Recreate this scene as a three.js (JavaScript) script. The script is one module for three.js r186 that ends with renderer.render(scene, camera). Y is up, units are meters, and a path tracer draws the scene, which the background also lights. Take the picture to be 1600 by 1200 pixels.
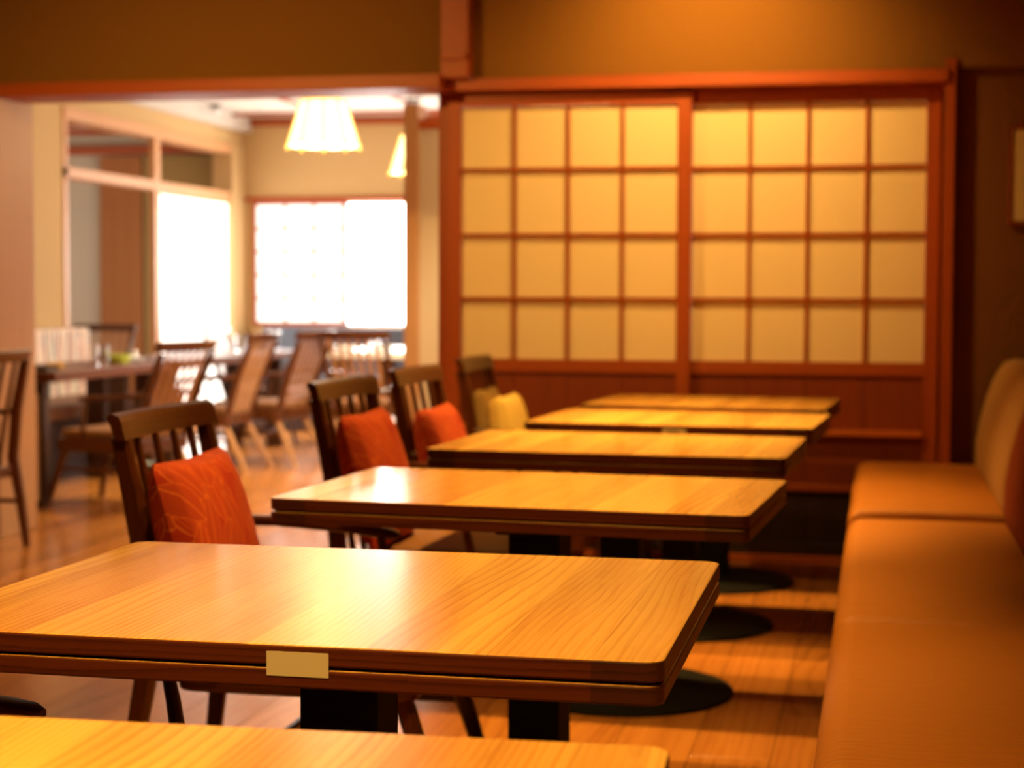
import * as THREE from 'three';
import { RoundedBoxGeometry } from 'three/addons/geometries/RoundedBoxGeometry.js';
import { mergeGeometries } from 'three/addons/utils/BufferGeometryUtils.js';
import { RectAreaLightUniformsLib } from 'three/addons/lights/RectAreaLightUniformsLib.js';

// ------------------------------------------------------------------ camera, sky, lights, exposure
const scene = new THREE.Scene();
const camera = new THREE.PerspectiveCamera(25.0576, 4 / 3, 0.05, 60);
camera.position.set(0, 1.15, 0);
camera.up.set(-0.01463908, 0.99859103, -0.05100648);
camera.lookAt(-0.20788485, 1.15 - 0.05293687, -0.97671981);
camera.focus = 2.35;
camera.userData.fStop = 4.2;
scene.background = new THREE.Color(0xbfd4e6);
const renderer = new THREE.WebGLRenderer({ antialias: true });
renderer.toneMapping = THREE.LinearToneMapping;
renderer.toneMappingExposure = 1.0;
renderer.shadowMap.enabled = true;
RectAreaLightUniformsLib.init();
const WARM = [1, 0.56, 0.13];                        // halogen downlights of the front room
const SPOT = 36;                                     // candela of a downlight of full strength
// x, z, share of full strength and half beam angle of each recessed downlight; the one by the screens is a wide wall washer, the last an added aisle fill
const DOWNLIGHTS = [[-0.72, -6.62, 0.47, 0.98, 1.5], [-0.74, -6.02, 1.6, 0.62], [-0.70, -5.40, 0.65, 0.42], [-0.78, -4.72, 1.0, 0.53], [-0.74, -3.6, 0.9, 0.55], [-0.95, -2.4, 0.62, 0.80], [-0.7, -1.2, 0.95, 0.80], [-2.9, -5.2, 0.78, 1.25, 1.0]];
const LAMP_GLOW = 3.3, LAMP_CD = 20;
const DAY = [1, 0.94, 0.86];
const PAPER_NITS = 1.2, CLEAR_NITS = 12, COURT_NITS = 1.9, ADDED_SIDE_NITS = 4, ADDED_EAST_NITS = 3.2;   // daylight in the windows; the side and east sources are added
const CEIL = 2.75, FAR_CEIL = 2.66, WALL_Z = -7.45, FAR_Z = -14.4, FAR_X = -5.48;

// ------------------------------------------------------------------ helpers
let seed = 7;
function rnd() { seed = (seed * 1664525 + 1013904223) >>> 0; return seed / 4294967296; }
const used = new Map();
function numbered(n) { const k = used.get(n) || 0; used.set(n, k + 1); return k ? n + '_' + String(k).padStart(3, '0') : n; }
function tag(o, label, category, group) { o.userData.label = label; o.userData.category = category; if (group) o.userData.group = group; return o; }
function shade(o) { o.traverse((m) => { if (m.isMesh) { m.castShadow = true; m.receiveShadow = true; } }); return o; }
function thing(name, label, category, pos = [0, 0, 0], turn = 0, group) {
  const o = new THREE.Group(); o.name = numbered(name); o.position.set(...pos); o.rotation.y = turn;
  scene.add(o); return tag(o, label, category, group);
}
function part(name, geo, mat, parent, label) {
  const m = new THREE.Mesh(Array.isArray(geo) ? merge(geo) : geo, mat); m.name = parent === scene ? numbered(name) : name;
  m.castShadow = m.receiveShadow = true; if (label) m.userData.label = label; parent.add(m); return m;
}
function struct(name, geo, mat) { const m = part(name, geo, mat, scene); m.userData.kind = 'structure'; return m; }
function structGroup(name) { const g = new THREE.Group(); g.name = numbered(name); g.userData.kind = 'structure'; scene.add(g); return g; }
function copy(src, label, pos, turn = 0) {
  const c = src.clone(); c.name = numbered(src.name.replace(/_\d{3}$/, '')); c.position.set(...pos); c.rotation.set(0, turn, 0); c.userData = { ...src.userData, label }; scene.add(c); return c;
}
function clean(g) { g = g.index ? g.toNonIndexed() : g; for (const k of Object.keys(g.attributes)) if (!['position', 'normal', 'uv'].includes(k)) g.deleteAttribute(k); if (!g.attributes.uv) g.setAttribute('uv', new THREE.Float32BufferAttribute(new Float32Array(g.attributes.position.count * 2), 2)); g.clearGroups(); return g; }
function merge(list) { return list.length === 1 ? list[0] : mergeGeometries(list.map(clean)); }
// uv in metres; the grain of the map (its v) runs along GRAIN
function wuv(geo, grain = 'y', off = 0) {
  const g = clean(geo), p = g.attributes.position, uv = g.attributes.uv, ax = { x: 0, y: 1, z: 2 }[grain], P = [0, 1, 2];
  const a = new THREE.Vector3(), b = new THREE.Vector3(), c = new THREE.Vector3();
  for (let i = 0; i < p.count; i += 3) {
    a.fromBufferAttribute(p, i); b.fromBufferAttribute(p, i + 1); c.fromBufferAttribute(p, i + 2);
    const n = b.clone().sub(a).cross(c.clone().sub(a)); const m = [Math.abs(n.x), Math.abs(n.y), Math.abs(n.z)];
    const d = m[0] >= m[1] && m[0] >= m[2] ? 0 : m[1] >= m[2] ? 1 : 2; const rest = P.filter((k) => k !== d);
    const al = rest.includes(ax) ? ax : rest[1], ac = rest.find((k) => k !== al);
    [a, b, c].forEach((v, k) => uv.setXY(i + k, v.getComponent(ac) + off * 0.37 + d * 0.21, v.getComponent(al) + off * 0.71));
  }
  return g;
}
function box(x0, x1, y0, y1, z0, z1, grain = 'y', off = 0) {
  const g = new THREE.BoxGeometry(Math.abs(x1 - x0), Math.abs(y1 - y0), Math.abs(z1 - z0)); g.translate((x0 + x1) / 2, (y0 + y1) / 2, (z0 + z1) / 2); return wuv(g, grain, off);
}
function rbox(x0, x1, y0, y1, z0, z1, r, grain = 'y', off = 0, seg = 2) {
  const g = new RoundedBoxGeometry(Math.abs(x1 - x0), Math.abs(y1 - y0), Math.abs(z1 - z0), seg, r); g.translate((x0 + x1) / 2, (y0 + y1) / 2, (z0 + z1) / 2); return wuv(g, grain, off);
}
// closed rings of points joined in order, ends capped
function loft(rings, caps = true, smooth = true) {
  const n = rings[0].length, pos = [], idx = [];
  const push = (q) => pos.push(...q);
  rings.forEach((r) => r.forEach(push));
  for (let i = 0; i < rings.length - 1; i++) for (let j = 0; j < n; j++) {
    const a = i * n + j, b = i * n + (j + 1) % n, c = a + n, d = b + n; idx.push(a, b, d, a, d, c);
  }
  if (caps) for (const e of [0, rings.length - 1]) {
    const c = [0, 1, 2].map((k) => rings[e].reduce((s, q) => s + q[k], 0) / n), base = pos.length / 3; push(c); rings[e].forEach(push);
    for (let j = 0; j < n; j++) { const a = base + 1 + j, b = base + 1 + (j + 1) % n; if (e === 0) idx.push(base, b, a); else idx.push(base, a, b); }
  }
  const g = new THREE.BufferGeometry(); g.setAttribute('position', new THREE.Float32BufferAttribute(pos, 3)); g.setIndex(idx);
  const flip = volume(g) < 0; if (flip) { const q = g.index.array; for (let i = 0; i < q.length; i += 3) { const t = q[i]; q[i] = q[i + 1]; q[i + 1] = t; } }
  const h = smooth ? g : g.toNonIndexed(); h.computeVertexNormals(); return h;
}
function volume(g) { const p = g.attributes.position, q = g.index.array; let v = 0; const a = new THREE.Vector3(), b = new THREE.Vector3(), c = new THREE.Vector3(); for (let i = 0; i < q.length; i += 3) { a.fromBufferAttribute(p, q[i]); b.fromBufferAttribute(p, q[i + 1]); c.fromBufferAttribute(p, q[i + 2]); v += a.dot(b.cross(c)); } return v; }
// a bar with chamfered rectangular section: stations [x, y, z, width across z, depth across x]
function bar(st, ch = 0.25) {
  return loft(st.map(([x, y, z, w, d]) => { const a = w / 2, b = d / 2, e = Math.min(a, b) * 2 * ch; return [[b, 0, a - e], [b - e, 0, a], [-b + e, 0, a], [-b, 0, a - e], [-b, 0, -a + e], [-b + e, 0, -a], [b - e, 0, -a], [b, 0, -a + e]].map((q) => [x + q[0], y, z + q[2]]); }), true, false);
}
function tube(pts, r, seg = 12, rad = 8) { return new THREE.TubeGeometry(new THREE.CatmullRomCurve3(pts.map((p) => new THREE.Vector3(...p))), seg, r, rad, false); }
function lathe(pts, seg = 32) { return new THREE.LatheGeometry(pts.map((p) => new THREE.Vector2(...p)), seg); }

// ------------------------------------------------------------------ textures
function hash(x, y, s) { let h = (x * 374761393 + y * 668265263 + s * 1274126177) | 0; h = Math.imul(h ^ (h >>> 13), 1274126177); h ^= h >>> 16; return (h >>> 0) / 4294967296; }
function noise(x, y, s, px, py) { // value noise, tileable with period px, py (cells)
  const xi = Math.floor(x), yi = Math.floor(y), fx = x - xi, fy = y - yi, u = fx * fx * (3 - 2 * fx), v = fy * fy * (3 - 2 * fy);
  const w = (a, p) => ((a % p) + p) % p, x0 = w(xi, px), x1 = w(xi + 1, px), y0 = w(yi, py), y1 = w(yi + 1, py);
  const a = hash(x0, y0, s), b = hash(x1, y0, s), c = hash(x0, y1, s), d = hash(x1, y1, s);
  return a + (b - a) * u + (c - a) * v + (a - b - c + d) * u * v;
}
function fbm(u, v, s, px, py, oct = 4) { let t = 0, a = 0.5, n = 0; for (let i = 0; i < oct; i++) { t += a * noise(u * px, v * py, s + i * 17, px, py); n += a; a *= 0.5; px *= 2; py *= 2; } return t / n; }
function texture(n, m, f, srgb, rep) {
  const d = new Uint8Array(n * m * 4);
  for (let j = 0; j < m; j++) for (let i = 0; i < n; i++) { const c = f(i / n, j / m), k = (j * n + i) * 4; d[k] = c[0] * 255; d[k + 1] = c[1] * 255; d[k + 2] = c[2] * 255; d[k + 3] = 255; }
  const t = new THREE.DataTexture(d, n, m); t.wrapS = t.wrapT = THREE.RepeatWrapping; t.magFilter = THREE.LinearFilter; t.minFilter = THREE.LinearMipmapLinearFilter; t.generateMipmaps = true;
  if (srgb) t.colorSpace = THREE.SRGBColorSpace; if (rep) t.repeat.set(...rep); t.needsUpdate = true; return t;
}
const cl = (x) => Math.max(0, Math.min(1, x));
const mix = (a, b, t) => a.map((q, i) => cl(q + (b[i] - q) * t));
// wood: light, dark, pale streak colours (sRGB 0..1), rings across the tile, warp, boards across the tile
function wood(n, m, s, light, dark, o = {}) {
  const { rings = 26, warp = 4, boards = 0, tone = 0.1, line = 0.5, rep = [1, 1], pore = 0.12 } = o;
  return texture(n, m, (u, v) => {
    let b = 0, off = 0;
    if (boards) { b = Math.floor(u * boards); off = hash(b, 3, s) * 7; }
    const w = fbm(u, v, s + b * 31, 3, 1, 3), w2 = fbm(u, v, s + 5 + b * 13, 8, 2, 3), amp = cl(fbm(u, v, s + 61 + b * 5, 7, 2, 3) * 2.4 - 0.55);
    const r = u * rings * (0.75 + 0.5 * hash(b, 5, s)) + warp * w + 1.6 * w2 + off, t = r - Math.floor(r);
    const ln = line * (Math.pow(t, 5) * (0.25 + 0.95 * amp) + 0.14 * (0.5 + 0.5 * Math.sin(r * 6.283 * 3)));
    const big = fbm(u, v, s + 90 + b * 7, 9, 1, 3) - 0.5 + (boards ? (hash(b, 9, s) - 0.5) * 0.32 : 0);
    const po = noise(u * 260, v * 12, s + 40, 260, 12) > 0.7 ? pore : 0;
    return mix(light, dark, cl(ln + po + big * tone * 4 + 0.12));
  }, true, rep);
}
const T = {
  top: wood(2048, 1024, 11, [0.86, 0.655, 0.40], [0.62, 0.39, 0.17], { rings: 84, warp: 11, boards: 6, tone: 0.19, line: 0.5, rep: [1 / 0.9, 1 / 1.3] }),
  edge: wood(512, 512, 23, [0.60, 0.36, 0.19], [0.36, 0.18, 0.08], { rings: 34, warp: 16, tone: 0.10, line: 0.7, rep: [2, 0.8] }),
  cedar: wood(512, 512, 31, [0.72, 0.43, 0.20], [0.56, 0.29, 0.11], { rings: 14, warp: 4, tone: 0.06, line: 0.4, rep: [3, 0.7] }),
  pale: wood(512, 512, 37, [0.80, 0.62, 0.46], [0.66, 0.46, 0.31], { rings: 16, warp: 3, tone: 0.06, line: 0.4, rep: [2, 0.6] }),
  walnut: wood(512, 512, 41, [0.43, 0.265, 0.15], [0.24, 0.13, 0.065], { rings: 16, warp: 4, tone: 0.08, line: 0.5, rep: [4, 1] }),
  floor: wood(1024, 1024, 53, [0.74, 0.52, 0.30], [0.52, 0.31, 0.15], { rings: 20, warp: 8, tone: 0.1, line: 0.45, rep: [1, 0.55] }),
};
const plasterBump = texture(256, 256, (u, v) => { const k = fbm(u, v, 71, 24, 24, 4); return [k, k, k]; }, false, [1.2, 1.2]);
const vinylBump = texture(512, 512, (u, v) => { const k = 0.55 * noise(u * 10, v * 150, 81, 10, 150) + 0.3 * noise(u * 5, v * 40, 83, 5, 40) + 0.35 * Math.pow(noise(u * 2, v * 9, 87, 2, 9), 3); return [k, k, k]; }, false, [1.1, 0.9]);
const clothBump = texture(256, 256, (u, v) => { const k = 0.5 + 0.25 * Math.sin(u * 6.283 * 60) + 0.25 * Math.sin(v * 6.283 * 60); return [k, k, k]; }, false, [6, 6]);
function std(o) { return new THREE.MeshStandardMaterial(o); }
const rgb = (r, g, b) => new THREE.Color().setRGB(r, g, b);
const M = {
  top: new THREE.MeshPhysicalMaterial({ map: T.top, color: rgb(0.98, 1.04, 0.72), roughness: 0.2, specularIntensity: 0.55 }),
  cap: new THREE.MeshPhysicalMaterial({ map: T.top, color: rgb(0.86, 0.9, 0.6), roughness: 0.21, specularIntensity: 0.55 }),
  edge: std({ map: T.edge, color: rgb(0.46, 0.27, 0.16), roughness: 0.45 }),
  capEdge: std({ map: T.edge, color: rgb(0.27, 0.165, 0.11), roughness: 0.5 }),
  core: std({ color: rgb(0.03, 0.015, 0.008), roughness: 0.8 }),
  iron: new THREE.MeshPhysicalMaterial({ color: rgb(0.004, 0.0035, 0.003), roughness: 0.7, specularIntensity: 0.35 }),
  cedar: std({ map: T.cedar, color: rgb(0.86, 0.5, 0.26), roughness: 0.5 }),
  shadeBoard: std({ map: T.walnut, color: rgb(0.22, 0.12, 0.07), roughness: 0.7 }),  // shade under tables and bench put into the lowest board colour
  litLedge: std({ map: T.cedar, color: rgb(1.25, 0.95, 0.6), roughness: 0.4 }),  // lamp light on the protruding rail put into a lighter cedar
  board: std({ map: T.cedar, color: rgb(0.55, 0.28, 0.13), roughness: 0.55 }),
  pale: std({ map: T.pale, color: rgb(1.12, 1.08, 0.92), roughness: 0.5 }),
  walnut: std({ map: T.walnut, color: rgb(0.72, 0.47, 0.28), roughness: 0.32 }),
  slatGlare: std({ map: T.pale, color: rgb(0.8, 0.78, 0.72), roughness: 0.28 }),  // lamp light and white glare on mid-brown wood, put into the colour
  pierWood: std({ map: T.pale, color: rgb(0.84, 0.83, 0.77), roughness: 0.5 }),
  slatWood: std({ map: T.walnut, color: rgb(0.75, 0.62, 0.5), roughness: 0.26 }),
  dark: std({ map: T.walnut, color: rgb(0.35, 0.3, 0.28), roughness: 0.45 }),
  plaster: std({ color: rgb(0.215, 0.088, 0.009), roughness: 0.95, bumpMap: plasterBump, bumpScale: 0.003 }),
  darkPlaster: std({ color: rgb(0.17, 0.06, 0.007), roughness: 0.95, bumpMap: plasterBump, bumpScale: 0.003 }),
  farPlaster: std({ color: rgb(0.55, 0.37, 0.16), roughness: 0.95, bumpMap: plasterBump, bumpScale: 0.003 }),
  greyWall: std({ color: rgb(0.55, 0.46, 0.34), roughness: 0.9 }),
  ceiling: std({ color: rgb(0.62, 0.57, 0.5), roughness: 0.95 }),
  paper: std({ color: rgb(0.84, 0.68, 0.45), roughness: 0.9 }),
  shadePaper: std({ color: rgb(0.8, 0.7, 0.5), roughness: 0.9, emissive: rgb(1, 0.76, 0.33), emissiveIntensity: LAMP_GLOW }),
  rib: std({ color: rgb(0.55, 0.34, 0.10), roughness: 0.6, emissive: rgb(1, 0.58, 0.10), emissiveIntensity: 1.5 }),
  glowPane: std({ color: rgb(0.9, 0.9, 0.88), roughness: 0.8, emissive: rgb(...DAY), emissiveIntensity: PAPER_NITS }),
  glowClear: std({ color: rgb(0.9, 0.9, 0.88), roughness: 0.6, emissive: rgb(1, 0.96, 0.9), emissiveIntensity: CLEAR_NITS }),
  courtPane: std({ color: rgb(0.9, 0.9, 0.85), roughness: 0.8, emissive: rgb(1, 0.96, 0.88), emissiveIntensity: COURT_NITS }),
  addedEastPane: std({ color: rgb(0.9, 0.9, 0.88), roughness: 0.8, emissive: rgb(...DAY), emissiveIntensity: ADDED_EAST_NITS }),
  vinyl: std({ color: rgb(0.40, 0.13, 0.006), roughness: 0.62, bumpMap: vinylBump, bumpScale: 0.0032 }),
  tan: std({ color: rgb(0.48, 0.26, 0.09), roughness: 0.85, bumpMap: clothBump, bumpScale: 0.0006 }),
  rustBack: std({ color: rgb(0.30, 0.04, 0.006), roughness: 0.85, bumpMap: clothBump, bumpScale: 0.0006 }),
  slate: std({ color: rgb(0.09, 0.10, 0.13), roughness: 0.7 }),
  leather: std({ color: rgb(0.20, 0.085, 0.03), roughness: 0.5 }),
  glass: new THREE.MeshPhysicalMaterial({ color: rgb(0.95, 0.97, 1), roughness: 0.03, transmission: 1, thickness: 0.003, ior: 1.5 }),
  china: std({ color: rgb(0.85, 0.85, 0.86), roughness: 0.16 }),
  yellow: std({ color: rgb(0.75, 0.42, 0.05), roughness: 0.6 }),
  green: std({ color: rgb(0.42, 0.5, 0.07), roughness: 0.6 }),
  tray: std({ color: rgb(0.03, 0.03, 0.035), roughness: 0.3 }),
  chrome: std({ color: rgb(0.75, 0.75, 0.76), roughness: 0.25, metalness: 0.9 }),
  legGlare: std({ color: rgb(0.75, 0.66, 0.56), roughness: 0.5 }),  // pale colour standing in for a reflection on the dark table leg
  curtain: std({ color: rgb(0.36, 0.13, 0.035), roughness: 0.9 }),
  olive: std({ color: rgb(0.33, 0.2, 0.06), roughness: 0.9 }),
  cream: std({ color: rgb(0.92, 0.64, 0.17), roughness: 0.85 }),
  lens: std({ color: rgb(0.9, 0.8, 0.6), roughness: 0.5, emissive: rgb(1, 0.7, 0.35), emissiveIntensity: 3 }),
  label: null, cushion: null, textile: null, picture: std({ color: rgb(0.62, 0.5, 0.3), roughness: 0.8 }),
};
function canvasMap(w, h, draw, rep) {
  const c = document.createElement('canvas'); c.width = w; c.height = h; draw(c.getContext('2d'), w, h);
  const t = new THREE.CanvasTexture(c); t.colorSpace = THREE.SRGBColorSpace; t.wrapS = t.wrapT = THREE.RepeatWrapping; if (rep) t.repeat.set(...rep); return t;
}
// leaf print of the rust cushions
M.cushion = std({ roughness: 0.85, color: rgb(0.86, 0.72, 0.45), map: canvasMap(1024, 1024, (g, w, h) => {
  g.fillStyle = '#b42f06'; g.fillRect(0, 0, w, h); seed = 99;
  for (let k = 0; k < 44; k++) {
    const x = rnd() * w, y = rnd() * h * 1.15, L = 210 + rnd() * 190, W = 55 + rnd() * 55, a = -1.57 + (rnd() - 0.5) * 1.5;
    g.save(); g.translate(x, y); g.rotate(a); g.beginPath(); g.moveTo(0, 0); g.bezierCurveTo(L * 0.25, -W * 1.3, L * 0.8, -W, L, 0); g.bezierCurveTo(L * 0.8, W, L * 0.25, W * 1.3, 0, 0);
    g.fillStyle = k % 3 ? '#ab2c06' : '#b83407'; g.fill(); g.lineWidth = 5; g.strokeStyle = '#e67a26'; g.stroke(); g.clip(); g.lineWidth = 4; g.strokeStyle = '#d4621a';
    if (k % 2) for (let i = -30; i < 60; i++) { g.beginPath(); g.moveTo(-20, i * 13 - 160); g.lineTo(L, i * 13 - 330); g.stroke(); }
    else for (let i = 0; i < 40; i++) { g.beginPath(); g.moveTo(i * 15, 0); g.quadraticCurveTo(i * 15 + 30, -W * 0.5, i * 15 + 75, -W * 1.2); g.moveTo(i * 15, 0); g.quadraticCurveTo(i * 15 + 30, W * 0.5, i * 15 + 75, W * 1.2); g.stroke(); }
    g.lineWidth = 6; g.strokeStyle = '#ea8230'; g.beginPath(); g.moveTo(0, 0); g.lineTo(L, 0); g.stroke(); g.restore();
  }
}) });
M.textile = std({ roughness: 0.9, map: canvasMap(512, 256, (g, w, h) => {
  g.fillStyle = '#e9dccb'; g.fillRect(0, 0, w, h); seed = 5; const cs = ['#b9564f', '#6e8aa0', '#f4ead9', '#d7a2a0', '#8ba0a4', '#efe3cc', '#c9796c', '#54708c'];
  for (let k = 0; k < 46; k++) { g.strokeStyle = cs[k % 8]; g.lineWidth = 4 + rnd() * 8; const x = k * 11.5 + rnd() * 6, s = rnd() * 6; g.beginPath(); g.moveTo(x, 0); for (let y = 0; y <= h; y += 16) g.lineTo(x + 9 * Math.sin(y / 38 + s), y); g.stroke(); }
}, [1, 1]) });
M.label = std({ color: rgb(0.80, 0.70, 0.46), roughness: 0.75 });
M.labelPrint = std({ roughness: 0.75, map: canvasMap(128, 40, (g, w, h) => { g.fillStyle = '#d8c295'; g.fillRect(0, 0, w, h); g.fillStyle = '#6b5434'; g.fillRect(34, 12, 14, 17); g.fillRect(54, 12, 12, 17); g.fillRect(72, 12, 13, 17); }) });

// ------------------------------------------------------------------ the setting
// floor: boards along the room, each its own piece, over a dark bed
{
  const f = structGroup('floor');
  part('bed', box(-8.7, 0.95, -0.12, -0.018, -14.7, 2.2, 'z'), M.dark, f);
  const mats = [[1.12, 0.98, 0.7], [1.03, 0.89, 0.62], [0.96, 0.82, 0.56], [1.1, 0.96, 0.67], [0.88, 0.75, 0.5]].map((c) => std({ map: T.floor, color: rgb(...c), roughness: 0.2 }));
  const W = 0.2, geos = {}; seed = 21;
  const plank = (x, z0, z1) => {
    const L = Math.max(0.05, Math.round((z1 - z0) * 100) / 100), k = Math.floor(rnd() * 4), key = L + '_' + k;
    geos[key] ||= rbox(-W / 2 + 0.0008, W / 2 - 0.0008, -0.018, 0, -L / 2 + 0.0008, L / 2 - 0.0008, 0.0012, 'z', k * 1.7 + 0.3, 1);
    const m = part('plank', geos[key], mats[Math.floor(rnd() * 5)], f); m.position.set(x, 0, (z0 + z1) / 2);
  };
  const bed2 = [];
  for (let i = 0; i < 48; i++) {
    const x = 0.85 - i * W; const shown = x > -5.55; let z = -14.6 + (shown ? -[0, 0.9, 0.45, 1.35][i % 4] : 0);
    if (shown) while (z < -1.9) { const e = z + 1.8; plank(x, Math.max(z, -14.6), Math.min(e, -1.9)); z = e; }
    bed2.push(box(x - W / 2 + 0.0008, x + W / 2 - 0.0008, -0.018, 0, shown ? -1.9 : -14.6, 2.1, 'z', i));
  }
  const rest = part('plank', bed2, mats[1], f); rest.userData.kind = 'stuff';
}
// front room shell
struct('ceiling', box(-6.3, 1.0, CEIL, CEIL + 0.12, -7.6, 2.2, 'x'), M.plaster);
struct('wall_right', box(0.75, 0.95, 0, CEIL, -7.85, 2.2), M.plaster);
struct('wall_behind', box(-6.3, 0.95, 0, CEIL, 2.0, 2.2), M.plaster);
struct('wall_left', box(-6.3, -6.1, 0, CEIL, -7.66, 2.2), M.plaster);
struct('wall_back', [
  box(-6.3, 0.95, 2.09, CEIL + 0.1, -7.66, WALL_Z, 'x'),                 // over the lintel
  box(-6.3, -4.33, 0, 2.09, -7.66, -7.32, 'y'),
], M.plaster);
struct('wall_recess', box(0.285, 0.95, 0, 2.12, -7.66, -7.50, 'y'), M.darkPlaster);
struct('wall_pier', rbox(-4.33, -3.975, 0, 2.04, -7.655, -7.29, 0.004, 'y'), M.pierWood);
// lintel over the opening, head rail over the screens, posts
struct('trim_1', rbox(-4.4, -1.88, 2.035, 2.095, -7.60, -7.30, 0.004, 'x'), M.cedar);
struct('trim_2', [rbox(-1.90, 0.262, 2.03, 2.083, -7.60, -7.405, 0.003, 'x'), box(-1.88, 0.25, 2.0, 2.04, -7.6, -7.50, 'x')], M.cedar);
struct('trim_3', [rbox(-1.89, -1.766, 2.083, CEIL, -7.50, -7.36, 0.003, 'y'), rbox(-1.885, -1.775, 2.16, 2.19, -7.38, -7.345, 0.003, 'x')], M.cedar);
struct('trim_4', [rbox(0.25, 0.293, 0, 2.125, -7.60, -7.425, 0.003, 'y'), box(0.19, 0.26, 0, 2.06, -7.58, -7.535, 'y')], M.cedar);
struct('trim_11', box(-1.9, 0.26, 0, 0.022, -7.58, -7.44, 'x'), M.cedar);
struct('trim_5', rbox(-1.935, -1.885, 0, 2.035, -7.62, -7.5, 0.003, 'y'), M.cedar);

// sliding paper screens
function screen(name, x0, x1, zf) {
  const g = structGroup(name), st = 0.058, zb = zf - 0.034;
  for (const [a, b] of [[x0, x0 + st], [x1 - st, x1]]) part('stile', rbox(a, b, 0.01, 2.014, zb, zf, 0.002, 'y', a), M.cedar, g);
  const xi = x0 + st, xo = x1 - st;
  for (const [y0, y1, d] of [[1.966, 2.014, 0.003], [0.80, 0.856, 0.003], [0.545, 0.568, -0.026], [0.30, 0.33, 0.003], [0.01, 0.075, 0.003]]) part('rail', rbox(xi, xo, y0, y1, zb + 0.004, zf - d, 0.002, 'x', y0), y0 < 0.1 ? M.shadeBoard : d < 0 ? M.litLedge : M.cedar, g);
  const xs = [0, 1, 2, 3, 4].map((i) => xi + (xo - xi) * i / 4), ys = [0.856, 1.123, 1.403, 1.690, 1.966];
  for (let i = 1; i < 4; i++) part('muntin', box(xs[i] - 0.007, xs[i] + 0.007, ys[0], ys[4], zf - 0.024, zf - 0.008, 'y', i), M.cedar, g);
  for (let j = 1; j < 4; j++) part('muntin', box(xi, xo, ys[j] - 0.007, ys[j] + 0.007, zf - 0.022, zf - 0.006, 'x', j), M.cedar, g);
  for (let i = 0; i < 4; i++) for (let j = 0; j < 4; j++) part('paper_pane', box(xs[i] + 0.001, xs[i + 1] - 0.001, ys[j] + 0.001, ys[j + 1] - 0.001, zf - 0.0265, zf - 0.0245), M.paper, g);
  part('backing', box(xi - 0.005, xo + 0.005, 0.02, 0.86, zb + 0.0005, zf - 0.029), M.board, g);
  for (const [y0, y1] of [[0.568, 0.80], [0.33, 0.545], [0.075, 0.30]]) for (let i = 0; i < 4; i++) part('board', rbox(xs[i] + 0.0008, xs[i + 1] - 0.0008, y0, y1, zf - 0.028, zf - 0.014, 0.002, 'y', i * 1.3 + y0), y0 < 0.1 ? M.shadeBoard : M.board, g);
}
// (each with an added backing sheet that stops daylight between its boards)
screen('door_1', -1.883, -0.806, -7.458);
screen('door_2', -0.862, 0.238, -7.496);

// far room shell
struct('ceiling_far', [box(-5.7, 1.0, FAR_CEIL, FAR_CEIL + 0.1, -14.6, -7.6, 'x'), box(-8.7, -5.4, FAR_CEIL - 0.12, FAR_CEIL, -14.6, -10.8, 'x')], M.ceiling);
{
  const t = structGroup('trim_6');                                       // ceiling battens
  for (const z of [-13.95, -12.7, -11.4, -10.1, -8.8]) part('batten', box(-5.45, 0.9, FAR_CEIL - 0.025, FAR_CEIL, z - 0.02, z + 0.02, 'x', z), M.cedar, t);
  for (const x of [-4.6, -3.7, -2.8]) part('batten', box(x - 0.015, x + 0.015, FAR_CEIL - 0.018, FAR_CEIL, -14.4, -7.7, 'z', x), M.cedar, t);
  for (const z of [-13.9, -13.2, -12.5, -11.8]) part('batten', box(-8.5, -5.6, FAR_CEIL - 0.17, FAR_CEIL - 0.12, z - 0.06, z + 0.06, 'x', z), M.cedar, t);
}
struct('wall_far', [
  box(FAR_X, 0.95, 1.945, FAR_CEIL, -14.55, FAR_Z, 'x'), box(FAR_X, 0.95, 0, 0.845, -14.55, FAR_Z, 'x'), box(FAR_X, -5.40, 0.845, 1.945, -14.55, FAR_Z), box(-3.3, 0.95, 0.845, 1.945, -14.55, FAR_Z),
], M.farPlaster);
struct('trim_7', rbox(FAR_X, -3.2, 1.935, 1.975, -14.42, -14.37, 0.003, 'x'), M.cedar);
struct('trim_8', rbox(FAR_X, 0.9, FAR_CEIL - 0.07, FAR_CEIL - 0.01, -14.42, -14.36, 0.003, 'x'), M.cedar);
struct('wall_right_far', box(0.75, 0.95, 0, FAR_CEIL, -14.55, -7.72), M.farPlaster);
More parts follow.
